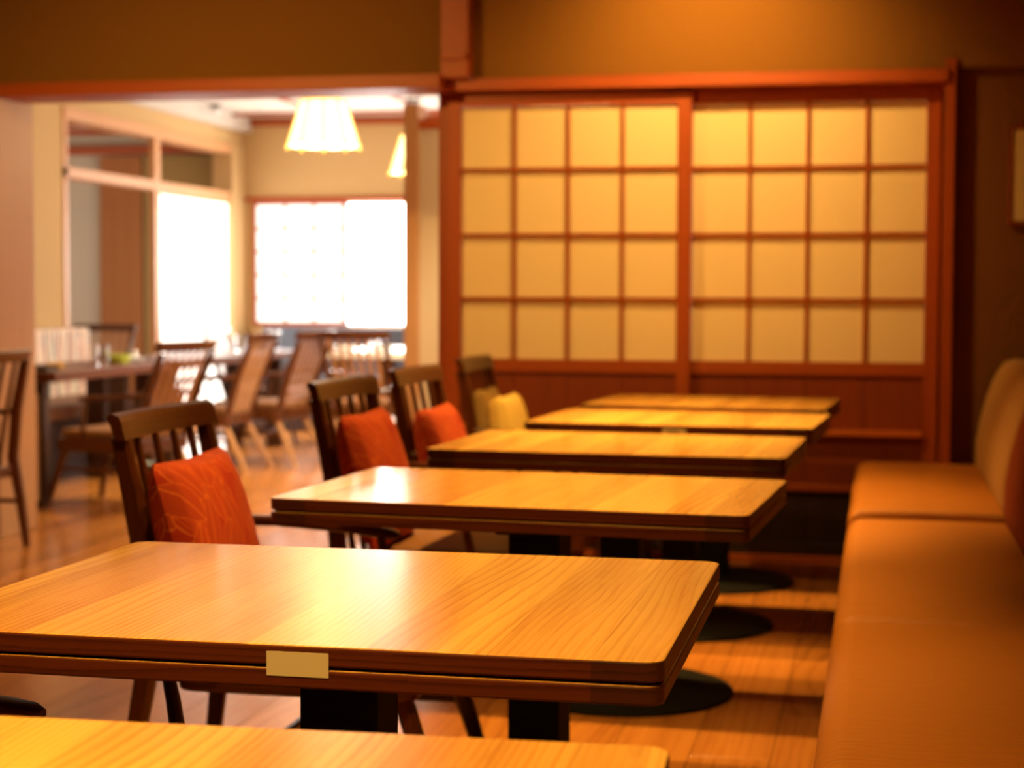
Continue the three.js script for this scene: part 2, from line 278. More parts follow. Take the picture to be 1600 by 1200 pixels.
// windows: a latticed paper leaf and a clear leaf on the far wall
{
  const w = structGroup('window_1'), x0 = -5.40, x1 = -4.545, y0 = 0.845, y1 = 1.935, zf = -14.40;
  for (const [a, b] of [[x0, x0 + 0.035], [x1 - 0.03, x1]]) part('stile', box(a, b, y0, y1, zf - 0.03, zf), M.cedar, w);
  for (const [a, b] of [[y0, y0 + 0.04], [y1 - 0.03, y1]]) part('rail', box(x0, x1, a, b, zf - 0.03, zf + 0.001, 'x'), M.cedar, w);
  const xs = [0, 1, 2, 3].map((i) => x0 + 0.035 + (x1 - x0 - 0.065) * i / 3), ys = [0, 1, 2, 3, 4, 5].map((i) => y0 + 0.04 + (y1 - y0 - 0.07) * i / 5);
  for (let i = 1; i < 3; i++) part('muntin', box(xs[i] - 0.009, xs[i] + 0.009, ys[0], ys[5], zf - 0.02, zf - 0.008), M.cedar, w);
  for (let j = 1; j < 5; j++) part('muntin', box(xs[0], xs[3], ys[j] - 0.009, ys[j] + 0.009, zf - 0.018, zf - 0.006, 'x'), M.cedar, w);
  for (let i = 0; i < 3; i++) for (let j = 0; j < 5; j++) part('paper_pane', box(xs[i], xs[i + 1], ys[j], ys[j + 1], zf - 0.026, zf - 0.022), M.glowPane, w);
  const v = structGroup('window_2');
  part('frame', [box(-4.545, -3.30, y1 - 0.02, y1, -14.5, -14.44, 'x'), box(-4.545, -3.30, y0, y0 + 0.02, -14.5, -14.44, 'x'), box(-3.33, -3.30, y0, y1, -14.5, -14.44)], M.pale, v);
  part('pane', box(-4.545, -3.33, y0 + 0.02, y1 - 0.02, -14.485, -14.478), M.glowClear, v);
}
// added unseen window on the right wall, filling the bright room with daylight
{
  const w = structGroup('added_window_4');
  part('frame', [box(0.69, 0.755, 0.85, 0.9, -13.6, -9.4, 'z'), box(0.69, 0.755, 2.1, 2.15, -13.6, -9.4, 'z'), box(0.69, 0.755, 0.9, 2.1, -13.6, -13.55), box(0.69, 0.755, 0.9, 2.1, -9.45, -9.4)], M.pale, w);
  for (let i = 0; i < 3; i++) part('pane', box(0.735, 0.745, 0.9, 2.1, -13.55 + i * 1.367, -13.55 + i * 1.367 + 1.36), M.addedEastPane, w);
}
// framed partition along the left: solid wall, then a post-and-beam opening into a side room
struct('wall_left_far', [box(-5.66, FAR_X, 0, FAR_CEIL, -10.99, -7.5), box(-5.66, FAR_X, 2.40, FAR_CEIL, -14.4, -10.99, 'z')], M.farPlaster);
struct('wall_left_front', box(-6.3, -5.5, 0, CEIL, -7.9, -7.6), M.farPlaster);
{
  const t = structGroup('trim_9');
  part('beam', rbox(-5.64, -5.465, 2.33, 2.41, -14.4, -10.97, 0.003, 'z'), M.pale, t);
  part('transom', rbox(-5.62, -5.47, 1.93, 2.0, -14.1, -10.97, 0.003, 'z'), M.pale, t);
  part('mullion', rbox(-5.525, -5.475, 0, 2.33, -12.6, -12.5, 0.003, 'y'), M.pale, t);
  part('post', rbox(-5.64, -5.46, 0, 2.41, -14.4, -14.08, 0.003, 'y'), M.farPlaster, t);
  part('jamb', rbox(-5.64, -5.47, 0, 2.33, -11.03, -10.97, 0.003, 'y'), M.pale, t);
}
{
  const w = structGroup('window_3');
  part('frame', [box(-5.525, -5.485, 0, 0.06, -14.08, -12.6, 'z'), box(-5.525, -5.485, 1.90, 1.93, -14.08, -12.6, 'z')], M.pale, w);
  for (const [a, b] of [[-14.08, -13.345], [-13.335, -12.6]]) part('pane', box(-5.515, -5.505, 0.06, 1.90, a, b), M.courtPane, w);
}
struct('wall_side_room', [box(-8.7, -5.6, 0, FAR_CEIL, -14.62, -14.42, 'x'), box(-8.7, -8.5, 0, FAR_CEIL, -14.6, -10.8), box(-8.7, -5.66, 0, FAR_CEIL, -10.99, -10.8)], M.greyWall);
struct('trim_10', rbox(-8.5, -5.66, 2.36, 2.44, -14.42, -14.36, 0.003, 'x'), M.cedar);
{
  const c = thing('wall_panel', 'tall brown timber panel on the grey wall of the side room beyond the partition', 'panel', [-6.55, 0, -14.37]);
  for (let i = 0; i < 3; i++) part('panel_board', rbox(-0.27 + i * 0.135, -0.27 + (i + 1) * 0.135 - 0.002, 0, 2.34, -0.012, 0.012, 0.002, 'y', i), M.curtain, c);
  const d = thing('wall_panel', 'olive brown panel close to the partition mullion in the side room', 'panel', [-6.24, 0, -14.37]);
  part('panel_board', rbox(-0.155, 0.02, 0, 2.34, -0.012, 0.012, 0.002), M.olive, d); part('panel_board', rbox(0.022, 0.60, 0, 2.34, -0.012, 0.012, 0.002), M.olive, d);
}
// free-standing partition with an end post, seen between the opening and the screens
{
  const t = structGroup('wall_partition');
  part('panel', box(-2.38, -0.9, 0, 2.03, -8.86, -8.80, 'y'), M.greyWall, t);
  part('post', rbox(-2.447, -2.372, 0, 2.13, -8.90, -8.76, 0.003, 'y'), M.pierWood, t);
  part('cap_rail', rbox(-2.38, -0.9, 2.0, 2.05, -8.88, -8.78, 0.003, 'x'), M.cedar, t);
}

// ------------------------------------------------------------------ lamps
function lampLight(o, at, cd) { // the open foot of the shade throws most of the light down, the paper lets the rest through
  const l = new THREE.PointLight(rgb(1, 0.78, 0.44), cd * 0.09); l.position.set(...at); l.castShadow = true; l.shadow.radius = 5; o.add(l);
  const d = new THREE.SpotLight(rgb(1, 0.78, 0.44), cd, 0, 1.22, 0.5); d.position.set(at[0], at[1] - 0.02, at[2]); d.castShadow = true; d.shadow.radius = 4; d.target.position.set(at[0], at[1] - 2, at[2]); o.add(d, d.target);
}
function pendant(label, x, z, cd = LAMP_CD) {
  const g = thing('pendant_lamp', label, 'lamp', [x, 1.97, z], 0, 'pendant lamps over the tables of the bright room');
  const ring = (r, y) => Array.from({ length: 10 }, (_, k) => [r * Math.cos(k * 0.6283), y, r * Math.sin(k * 0.6283)]);
  const outer = loft([ring(0.208, 0.0), ring(0.128, 0.25)], false, false);
  part('shade', outer, M.shadePaper, g);
  for (let k = 0; k < 10; k++) { const c = Math.cos(k * 0.6283), s = Math.sin(k * 0.6283); part('rib', tube([[0.216 * c, -0.018, 0.216 * s], [0.17 * c, 0.125, 0.17 * s], [0.128 * c, 0.258, 0.128 * s]], 0.0055, 4, 6), M.rib, g); }
  part('rim', new THREE.TorusGeometry(0.205, 0.005, 6, 30).rotateX(1.5708).translate(0, 0.004, 0), M.rib, g);
  part('rim', new THREE.TorusGeometry(0.127, 0.005, 6, 30).rotateX(1.5708).translate(0, 0.25, 0), M.rib, g);
  const b = part('bulb', new THREE.SphereGeometry(0.035, 16, 12).translate(0, 0.13, 0), M.shadePaper, g);
  part('cord', tube([[0, 0.16, 0], [0, 0.4, 0], [0, FAR_CEIL - 1.97, 0]], 0.005, 4, 6), M.iron, g);
  part('spider', [tube([[-0.128, 0.25, 0], [0, 0.25, 0], [0.128, 0.25, 0]], 0.003, 2, 6), tube([[0, 0.25, -0.128], [0, 0.25, 0], [0, 0.25, 0.128]], 0.003, 2, 6)], M.iron, g);
  lampLight(g, [0, 0.10, 0], cd);
}
pendant('glowing tapered paper pendant lamp with bamboo ribs, the one seen whole below the lintel', -3.08, -9.35);
pendant('glowing tapered paper pendant lamp half hidden behind the pale partition post', -3.12, -11.56);
pendant('added unseen paper pendant lamp behind the paper screens, lighting the pale partition', -1.45, -8.1, 11);  // added out of sight to brighten the partition and chair backs
// recessed downlights over the table row (above the frame), and an added one over the aisle
DOWNLIGHTS.forEach(([x, z, k, half, tilt = 0], i) => {
  const g = thing('downlight', 'recessed ceiling downlight over ' + ['the gap before the paper screens', 'the gap in front of the last table', 'the gap in front of the table with the small printed tag', 'the gap behind the glare table', 'the glare table', 'the sharply focused table', 'the table closest to the camera', 'the aisle by the lintel, added to lift the dark wall'][i], 'downlight', [x, CEIL, z], 0, 'recessed downlights over the row of tables');
  part('trim_ring', lathe([[0.034, -0.002], [0.034, -0.010], [0.05, -0.008], [0.052, 0.0]], 24), M.chrome, g);
  part('lens', new THREE.CylinderGeometry(0.033, 0.033, 0.006, 20).translate(0, -0.004, 0), M.lens, g);
  const l = new THREE.SpotLight(rgb(...WARM), SPOT * k, 0, half, 1); l.position.set(0, -0.014, 0); l.castShadow = true; l.shadow.radius = 2.4; l.target.position.set(0, -1.4, -tilt); g.add(l, l.target);
});
function area(name, w, h, at, look, col, nits) { const l = new THREE.RectAreaLight(rgb(...col), nits, w, h); l.name = name; l.position.set(...at); l.lookAt(...look); scene.add(l); }
area('window_light', 0.79, 1.02, [-4.9725, 1.395, -14.421], [-4.9725, 1.395, 0], DAY, PAPER_NITS);
area('window_light', 1.21, 1.04, [-3.94, 1.39, -14.475], [-3.94, 1.39, 0], [1, 0.97, 0.93], CLEAR_NITS);
area('court_light', 1.46, 1.83, [-5.502, 0.98, -13.34], [0, 0.98, -13.34], DAY, COURT_NITS);
area('added_east_light', 4.08, 1.18, [0.73, 1.5, -11.5], [-5, 1.5, -11.5], DAY, ADDED_EAST_NITS);  // fill from the added window on the right wall
area('added_side_light', 1.6, 1.4, [-8.47, 1.5, -12.4], [0, 1.5, -12.4], DAY, ADDED_SIDE_NITS);  // added unseen fill for the side room, no window behind it

// ------------------------------------------------------------------ tables
function plan(hw, hd, r, left, right) { // plan of a board (x, y), corners rounded at the chosen ends
  const s = new THREE.Shape(), l = left ? r : 0.001, q = right ? r : 0.001;
  s.moveTo(-hw + l, -hd); s.lineTo(hw - q, -hd); s.absarc(hw - q, -hd + q, q, -Math.PI / 2, 0); s.lineTo(hw, hd - q); s.absarc(hw - q, hd - q, q, 0, Math.PI / 2); s.lineTo(-hw + l, hd); s.absarc(-hw + l, hd - l, l, Math.PI / 2, Math.PI); s.lineTo(-hw, -hd + l); s.absarc(-hw + l, -hd + l, l, Math.PI, Math.PI * 1.5);
  return s;
}
function slab(x0, x1, d, y0, y1, left, right, off) {
  const bv = 0.0028, g = new THREE.ExtrudeGeometry(plan((x1 - x0) / 2 - bv, d / 2 - bv, 0.022, left, right), { depth: y1 - y0 - 2 * bv, bevelEnabled: true, bevelThickness: bv, bevelSize: bv, bevelSegments: 2, curveSegments: 6 });
  g.rotateX(-Math.PI / 2); g.translate((x0 + x1) / 2, y0 + bv, 0); return wuv(g, 'z', off);
}
// splits a slab into its upper face and its edges so that the end grain reads darker
function split(g) {
  const p = g.attributes.position, n = g.attributes.normal, up = [], side = [];
  for (let i = 0; i < p.count; i += 3) (Math.max(n.getY(i), n.getY(i + 1), n.getY(i + 2)) > 0.5 ? up : side).push(i, i + 1, i + 2);
  const flat = (list) => { for (const i of list) { const p3 = g.attributes.uv; if (Math.abs(n.getX(i)) > Math.abs(n.getZ(i))) p3.setXY(i, p.getY(i) + 0.13, p.getZ(i)); else p3.setXY(i, p.getY(i) + 0.31, p.getX(i)); } }; flat(side);
  const pick = (list) => { const o = new THREE.BufferGeometry(); for (const k of ['position', 'normal', 'uv']) { const a = g.attributes[k], s = a.itemSize, r = new Float32Array(list.length * s); list.forEach((v, j) => { for (let c = 0; c < s; c++) r[j * s + c] = a.array[v * s + c]; }); o.setAttribute(k, new THREE.BufferAttribute(r, s)); } return o; };
  return [pick(up), pick(side)];
}
function slabPart(name, g, mTop, mSide, parent) {
  const [a, b] = split(g), m = mergeGeometries([a, b], true), o = new THREE.Mesh(m, [mTop, mSide]); o.name = name; o.castShadow = o.receiveShadow = true; parent.add(o); return o;
}
function table(label, x, z, w, d, turn, off) {
  const t = thing('dining_table', label, 'table', [x, 0, z], turn, 'oak pedestal tables in a row'), h = w / 2, c = 0.085;
  for (const [y0, y1, a, b] of [[0.6945, 0.72, 'top_board', 'end_cap'], [0.667, 0.691, 'lower_board', 'lower_end_cap']]) {
    slabPart(a, slab(-h + c - 0.003, h - c + 0.003, d, y0, y1, false, false, off), M.top, M.edge, t);
    slabPart(b, slab(-h, -h + c + 0.003, d, y0, y1, true, false, off + 2), M.cap, M.capEdge, t);
    slabPart(b, slab(h - c - 0.003, h, d, y0, y1, false, true, off + 3), M.cap, M.capEdge, t);
  }
  part('spacer', box(-h + 0.012, h - 0.012, 0.6905, 0.695, -d / 2 + 0.012, d / 2 - 0.012), M.core, t);
  part('bracket', [rbox(-0.3, 0.3, 0.649, 0.667, -0.035, 0.035, 0.004), rbox(-0.035, 0.035, 0.649, 0.667, -d * 0.36, d * 0.36, 0.004)], M.iron, t);
  part('column', rbox(-0.0575, 0.0575, 0.02, 0.65, -0.0575, 0.0575, 0.006), M.iron, t);
  part('base', lathe([[0, 0.034], [0.09, 0.034], [0.22, 0.024], [0.30, 0.018], [0.318, 0.012], [0.32, 0.006], [0.316, 0.0], [0, 0]].reverse(), 64), M.iron, t);
  return t;
}
const TT = [
  ['oak pedestal table closest to the camera, only its far edge showing along the bottom', -0.672, -1.245, 1.0, 0.70, 0.045],
  ['oak pedestal table in sharp focus with a large cream sticker on its front edge', -0.743, -2.372, 1.0, 0.78, 0.004],
  ['oak pedestal table with a white window glare on its left corner', -0.725, -3.71, 1.005, 0.67, -0.06],
  ['third oak pedestal table back, between the glare table and the one with a small tag', -0.715, -4.905, 0.985, 0.68, -0.04],
  ['oak pedestal table carrying a small printed tag on its front edge', -0.665, -5.945, 0.955, 0.68, -0.055],
  ['last oak pedestal table of the row, right against the paper screens', -0.64, -6.88, 0.93, 0.68, -0.065],
];
const tables = TT.map((a, i) => table(...a, i * 1.9 + 0.4));
// paper stickers on the front edges
function sticker(name, label, ti, px, py, w, h, mat) {
  const [, x, z, , d, turn] = TT[ti], g = new THREE.BoxGeometry(w, h, 0.0006), lx = px - x, o = part(name, g, mat, scene);
  const p = new THREE.Vector3(lx, py, d / 2 + 0.0006).applyAxisAngle(new THREE.Vector3(0, 1, 0), turn); o.position.set(x + p.x, py, z + p.z); o.rotation.y = turn; return tag(o, label, 'sticker');
}
sticker('paper_sticker', 'blank cream paper sticker on the front edge of the sharply focused table', 1, -0.689, 0.697, 0.079, 0.030, M.label);
sticker('paper_sticker', 'small printed tag on the front edge of the fifth table', 4, -0.633, 0.696, 0.078, 0.026, M.labelPrint);

// ------------------------------------------------------------------ chairs (front faces +x)
function makeChair(label, far) { // FAR: the slat-back model of the bright room, more reclined, with splayed rear legs
  const t = thing('dining_chair', label, 'chair'), rx = far ? 0.06 : 0, W = far ? M.slatWood : M.walnut;
  const s = plan(0.258, 0.243, 0.045, true, true), sg = new THREE.ExtrudeGeometry(s, { depth: 0.055, bevelEnabled: true, bevelThickness: 0.008, bevelSize: 0.008, bevelSegments: 3, curveSegments: 6 });
  sg.rotateX(-Math.PI / 2); sg.translate(0.005, 0.31, 0); part('seat', wuv(sg, 'x'), W, t);
  part('seat_pad', rbox(-0.235, 0.245, 0.372, 0.418, -0.225, 0.225, 0.02, 'x', 0, 3), M.leather, t);
  for (const k of [-1, 1]) {
    part('leg', wuv(bar([[0.222, 0.335, k * 0.195, 0.042, 0.042], [0.28, 0.17, k * 0.21, 0.038, 0.038], [0.325, 0.0, k * 0.232, 0.028, 0.028]]), 'y'), W, t);
    if (far) {
      part('leg', wuv(bar([[-0.20, 0.335, k * 0.19, 0.04, 0.04], [-0.30, 0.14, k * 0.21, 0.036, 0.036], [-0.375, 0.0, k * 0.235, 0.028, 0.028]]), 'y'), M.slatGlare, t);
      part('back_post', wuv(bar([[-0.238, 0.36, k * 0.205, 0.032, 0.04], [-0.318, 0.62, k * 0.225, 0.034, 0.045], [-0.378 - rx * 0.5, 0.828, k * 0.234, 0.03, 0.035]]), 'y'), W, t);
    } else part('back_leg', wuv(bar([[-0.372, 0.0, k * 0.24, 0.03, 0.032], [-0.345, 0.22, k * 0.235, 0.036, 0.042], [-0.312, 0.40, k * 0.232, 0.036, 0.05], [-0.333, 0.62, k * 0.232, 0.034, 0.05], [-0.378, 0.838, k * 0.234, 0.032, 0.04]]), 'y'), W, t);
    part('arm', wuv(loft([[-0.335, 0.605, 0.232, 0.03, 0.026], [-0.2, 0.603, 0.25, 0.036, 0.024], [-0.04, 0.592, 0.262, 0.046, 0.024], [0.05, 0.584, 0.258, 0.054, 0.026], [0.085, 0.580, 0.254, 0.044, 0.022], [0.1, 0.578, 0.252, 0.02, 0.012]].map(([x, y, z, w, h]) => [[w / 2, h * 0.3], [w * 0.3, h / 2], [-w * 0.3, h / 2], [-w / 2, h * 0.3], [-w / 2, -h * 0.3], [-w * 0.3, -h / 2], [w * 0.3, -h / 2], [w / 2, -h * 0.3]].map(([a, b]) => [x, y + b, k * (z + a)]))), 'x'), W, t);
    part('arm_support', wuv(bar([[0.10, 0.36, k * 0.232, 0.024, 0.026], [0.075, 0.48, k * 0.246, 0.022, 0.022], [0.05, 0.585, k * 0.255, 0.018, 0.018]]), 'y'), W, t);
    part('stretcher', wuv(bar([[0, 0, 0, 0.024, 0.02], [0, far ? 0.54 : 0.61, 0, 0.024, 0.02]]).rotateZ(-Math.PI / 2).translate(far ? -0.265 : -0.335, 0.205, k * (far ? 0.207 : 0.222)), 'x'), W, t);
  }
  part('stretcher', wuv(bar([[0, -0.215, 0, 0.022, 0.02], [0, 0.215, 0, 0.022, 0.02]]).rotateX(Math.PI / 2).translate(-0.03, 0.205, 0), 'z'), W, t);
  if (!far) part('rear_rail', rbox(-0.325, -0.297, 0.315, 0.365, -0.22, 0.22, 0.004, 'z'), W, t);
  for (const z of far ? [-0.165, -0.099, -0.033, 0.033, 0.099, 0.165] : [-0.147, -0.05, 0.05, 0.147]) part('spindle', wuv(bar(far ? [[-0.235, 0.36, z * 0.9, 0.022, 0.013], [-0.315, 0.60, z * 0.97, 0.030, 0.013], [-0.385 - rx * 0.5, 0.84, z, 0.026, 0.012]] : [[-0.298, 0.362, z * 0.94, 0.018, 0.016], [-0.325, 0.56, z * 0.97, 0.024, 0.018], [-0.382, 0.838, z, 0.016, 0.014]]), 'y'), far ? M.slatGlare : W, t);
  // top rail: a curved board with a rolled front edge
  const rs = [], N = 14;
  for (let i = 0; i <= N; i++) { const q = i / N * 2 - 1, z = q * 0.262, bow = -0.022 * (1 - q * q), e = Math.abs(q) > 0.97 ? 0.9 : 1; rs.push([[-0.014, 0.002], [-0.016, 0.026], [-0.022, 0.050], [-0.016, 0.056], [-0.006, 0.058], [0.008, 0.053], [0.013, 0.042], [0.014, 0.002]].map(([x, y]) => [-0.374 - rx * 0.5 + bow + x * e - (y - 0.03) * (far ? 0.3 : 0.22), 0.832 + y, z])); }
  part('top_rail', wuv(loft(rs, true, false), 'z'), W, t);
  return t;
}
const chair = makeChair('dark spindle-back chair with a rust cushion at the left end of the glare table');
tag(chair, chair.userData.label, 'chair', 'dark spindle-back armchairs'); chair.position.set(-1.2, 0, -3.65);
copy(chair, 'dark spindle-back armchair of the sharply focused table, only an arm tip showing', [-1.2, 0, -2.38], 0);
copy(chair, 'dark spindle-back chair with a rust cushion at the third table back', [-1.2, 0, -4.97], -0.05);
copy(chair, 'dark spindle-back chair with a rust cushion in front of the pale partition', [-1.2, 0, -5.80], -0.04);
copy(chair, 'dark spindle-back chair holding a pale yellow cushion by the paper screens', [-1.23, 0, -6.83], 0);
copy(chair, 'dark spindle-back chair cut by the photo edge in front of the wooden pier', [-4.135, 0, -6.9], Math.PI - 0.05);
const slat = makeChair('slat-back armchair with glare painted on its slats, drawn up to the long table just past the pier', true);
tag(slat, slat.userData.label, 'chair', 'slat-back armchairs of the bright room'); slat.position.set(-3.97, 0, -8.63); slat.rotation.y = Math.PI - 0.2;
copy(slat, 'slat-back armchair with glare painted on its slats, behind the rust-cushioned chairs, first of two turned to the second long table', [-4.27, 0, -10.5], Math.PI);
copy(slat, 'slat-back armchair with glare painted on its slats, farther of two turned to the second long table', [-4.09, 0, -11.08], Math.PI - 0.15);
copy(slat, 'slat-back chair with lamp light painted on its broad slats, facing the white sunlit table', [-3.39, 0, -11.43], Math.PI / 2 - 0.1);
copy(slat, 'slat-back chair silhouetted against the white panel of the partition', [-4.6, 0, -12.55], 0);
copy(slat, 'brown slat-back chair in the side room beside the patterned bench', [-5.95, 0, -12.2], -Math.PI / 2);
copy(slat, 'slat-back chair half hidden between two rust-cushioned chairs and the partition post', [-2.75, 0, -9.6], Math.PI);

// ------------------------------------------------------------------ cushions
function pillow(w, h, t, n = 24) {
  const g = new THREE.PlaneGeometry(1, 1, n, n), f = [];
  for (const s of [1, -1]) {
    const q = g.clone(), p = q.attributes.position;
    for (let i = 0; i < p.count; i++) {
      const u = p.getX(i) * 2, v = p.getY(i) * 2, pin = 1 - 0.06 * (1 - Math.abs(v)) * Math.abs(u) ** 3, pin2 = 1 - 0.045 * (1 - Math.abs(u)) * Math.abs(v) ** 3;
      const th = Math.pow(Math.max(0, (1 - u * u) * (1 - v * v)), 0.36) + 0.025 * Math.sin(u * 7 + v * 3) * (1 - u * u) * (1 - v * v);
      p.setXYZ(i, u * w / 2 * pin, v * h / 2 * pin2, s * t / 2 * th);
    }
    if (s < 0) { const a = q.index.array; for (let i = 0; i < a.length; i += 3) { const k = a[i]; a[i] = a[i + 1]; a[i + 1] = k; } }
    q.computeVertexNormals(); f.push(q.toNonIndexed());
  }
  return mergeGeometries(f).rotateY(Math.PI / 2);
}
function cushion(label, x, z, mat, turn = 0, w = 0.41, h = 0.40, group = 'rust leaf-print chair cushions', lean = 0.26) {
  const c = thing('cushion', label, 'cushion', [x, 0.418, z], turn, group);
  const b = part('cover', pillow(w, h, 0.15), mat, c); b.rotation.z = lean; b.position.set(0.002, h / 2 - 0.012, 0);
  return c;
}
cushion('rust leaf-print cushion on the chair of the glare table, its print in focus', -1.422, -3.52, M.cushion, 0.05, 0.43, 0.395);
cushion('rust cushion on the chair of the third table back', -1.44, -4.87, M.cushion, 0.0);
cushion('rust cushion on the chair in front of the pale partition', -1.45, -5.72, M.cushion, 0.0, 0.40, 0.36);
{
  const c = cushion('pale yellow cushion with a notched top on the chair by the paper screens', -1.455, -6.78, M.cream, 0, 0.36, 0.335, 'pale cushions', 0.1);
  delete c.userData.group; const b = part('shaded_side', pillow(0.34, 0.35, 0.11), M.olive, c, 'shaded side of the yellow cushion, its shade put into a dull brown'); b.rotation.z = 0.1; b.position.set(-0.075, 0.175, 0.03);  // the cushion side in shade, built as a brown pillow
}

// ------------------------------------------------------------------ bench along the right wall
function along(profile, z0, z1, soft, puff) { // profile in (x, y) swept from z0 to z1 with softened ends
  const n = profile.length, cx = profile.reduce((s, p) => s + p[0], 0) / n, cy = profile.reduce((s, p) => s + p[1], 0) / n, st = [];
  for (const a of [0, 0.15, 0.4, 0.7, 1]) st.push([a * soft, (1 - Math.sqrt(Math.max(0, 1 - (1 - a) * (1 - a)))) * soft]);
  const L = z1 - z0, zs = [...st, ...[0.2, 0.35, 0.5, 0.65, 0.8].map((q) => [L * q, 0]), ...st.map(([a, b]) => [L - a, b]).reverse()];
  const rings = zs.map(([dz, inset]) => profile.map(([x, y], i) => {
    const a = profile[(i + n - 1) % n], b = profile[(i + 1) % n], nx = b[1] - a[1], ny = -(b[0] - a[0]), l = Math.hypot(nx, ny) || 1, sgn = (nx * (x - cx) + ny * (y - cy)) > 0 ? 1 : -1;
    const pf = puff * 4 * (dz / L) * (1 - dz / L) * (y > cy ? 1 : 0);
    return [x - sgn * nx / l * inset, y - sgn * ny / l * inset + pf, z0 + dz];
  }));
  return loft(rings);
}
function arc(cx, cy, r, a0, a1, k = 6) { return Array.from({ length: k + 1 }, (_, i) => { const a = a0 + (a1 - a0) * i / k; return [cx + r * Math.cos(a), cy + r * Math.sin(a)]; }); }
const seatProfile = [[0.52, 0.415], [0.40, 0.418], [0.2, 0.421], [0.05, 0.42], ...arc(-0.042, 0.365, 0.055, Math.PI / 2, Math.PI), [-0.094, 0.30], ...arc(-0.074, 0.245, 0.02, Math.PI, Math.PI * 1.5, 3), [0.2, 0.225], [0.52, 0.225]];
const backProfile = [[0.74, 0.38], [0.405, 0.38], [0.396, 0.46], [0.398, 0.54], [0.412, 0.63], [0.437, 0.725], [0.462, 0.80], [0.485, 0.845], [0.512, 0.872], [0.545, 0.884], [0.60, 0.88], [0.65, 0.855], [0.70, 0.80], [0.74, 0.70]];
function scaleUV(g, grain) { return wuv(g, grain); }
function keepSmooth(g, grain) { const n = g.toNonIndexed(); return wuv(n, grain); }
function bench(label, z0, z1, backMat, backLabel, soft = 0.03, lift = 0) {
  const b = thing('bench_unit', label, 'bench', [0, 0, 0], 0, 'upholstered bench units along the wall');
  part('seat', keepSmooth(along(seatProfile.map(([x, y]) => [x, y > 0.3 ? y + lift : y]), z0, z1, soft, 0.006), 'z'), M.vinyl, b);
  part('backrest', keepSmooth(along(backProfile, z0, z1, 0.03, 0), 'y'), backMat, b, backLabel);
  part('base', rbox(0.03, 0.72, 0.0, 0.23, z0 + 0.03, z1 - 0.03, 0.004, 'z'), M.dark, b);
  part('back_frame', rbox(0.56, 0.735, 0.225, 0.40, z0 + 0.03, z1 - 0.03, 0.004, 'z'), M.dark, b);
  return b;
}
bench('orange brown bench unit with a tan backrest in the corner by the paper screens', -7.45, -5.79, M.tan, 'tan cloth backrest', 0.022, 0.02);
bench('orange brown bench unit with a rust backrest, next after the corner unit', -5.75, -3.94, M.rustBack, 'rust cloth backrest', 0.05);
bench('orange brown bench unit closest to the camera, cut by the lower frame edge', -3.932, -0.4, M.tan, 'tan cloth backrest');

// picture on the recessed wall
{
  const p = thing('picture_frame', 'small framed picture hung on the recessed brown wall above the bench', 'picture', [0.615, 1.644, -7.487]);
  part('frame', [rbox(-0.1, 0.1, 0.19, 0.205, -0.012, 0.012, 0.002, 'x'), rbox(-0.1, 0.1, -0.205, -0.19, -0.012, 0.012, 0.002, 'x'), rbox(-0.1, -0.088, -0.19, 0.19, -0.012, 0.012, 0.002), rbox(0.088, 0.1, -0.19, 0.19, -0.012, 0.012, 0.002)], M.board, p);
  part('print', box(-0.089, 0.089, -0.191, 0.191, -0.01, 0.004), M.picture, p);
}

// ------------------------------------------------------------------ the bright room: tables, benches, tableware
function longTable(label, x0, x1, z0, z1, topMat, strip) {
  const cx = (x0 + x1) / 2, cz = (z0 + z1) / 2, w = (x1 - x0) / 2, d = (z1 - z0) / 2, t = thing('long_table', label, 'table', [cx, 0, cz], 0, 'long tables of the bright room');
  part('tabletop', rbox(-w, w, 0.665, 0.72, -d, d, 0.006, 'z'), topMat, t);
  for (const a of [-1, 1]) for (const b of [-1, 1]) {
    const l = part('leg', rbox(a * (w - 0.135) - 0.06, a * (w - 0.135) + 0.06, 0, 0.665, b * (d - 0.05) - 0.035, b * (d - 0.05) + 0.035, 0.004, 'y', a + b), M.dark, t);
    if (strip) part('glare_strip', rbox(a * (w - 0.135) - 0.012, a * (w - 0.135) + 0.03, 0.03, 0.60, b * (d - 0.05) + b * 0.03, b * (d - 0.05) + b * 0.039, 0.003), M.legGlare, l, 'pale strip standing in for a reflection on the leg');
  }
  return t;
}
longTable('long dark table laid with tableware just past the pier, by the patterned bench', -4.84, -4.25, -9.9, -8.40, M.walnut, true);
longTable('long dark table behind the first, near the partition opening', -4.84, -4.25, -12.2, -10.1, M.walnut, false);
longTable('white sunlit table under the far window', -3.98, -3.05, -13.35, -12.0, M.china, false);
{
  const b = thing('patterned_bench', 'bench with a colourful wavy striped backrest along the left wall of the bright room', 'bench', [0, 0, 0]);
  const g = rbox(-5.46, -5.26, 0.42, 0.90, -10.93, -8.0, 0.03, 'y', 0, 3); const uv = g.attributes.uv; for (let i = 0; i < uv.count; i++) uv.setXY(i, uv.getX(i) * 1.1, uv.getY(i) * 1.8);
  part('backrest', g, M.textile, b, 'striped cloth backrest'); part('seat', rbox(-5.46, -4.86, 0.36, 0.46, -10.93, -8.0, 0.03, 'z', 0, 3), M.leather, b); part('base', rbox(-5.44, -4.92, 0.0, 0.36, -10.9, -8.05, 0.004, 'z'), M.dark, b);
}
{
  const b = thing('slate_bench', 'dark blue grey bench under the far windows', 'bench', [0, 0, 0]);
  part('backrest', rbox(-5.25, -3.2, 0.40, 0.845, -14.36, -14.22, 0.025, 'x', 0, 3), M.slate, b); part('seat', rbox(-5.25, -3.2, 0.34, 0.45, -14.36, -13.75, 0.03, 'x', 0, 3), M.slate, b); part('base', rbox(-5.2, -3.25, 0.0, 0.34, -14.33, -13.8, 0.004, 'x'), M.dark, b);
}
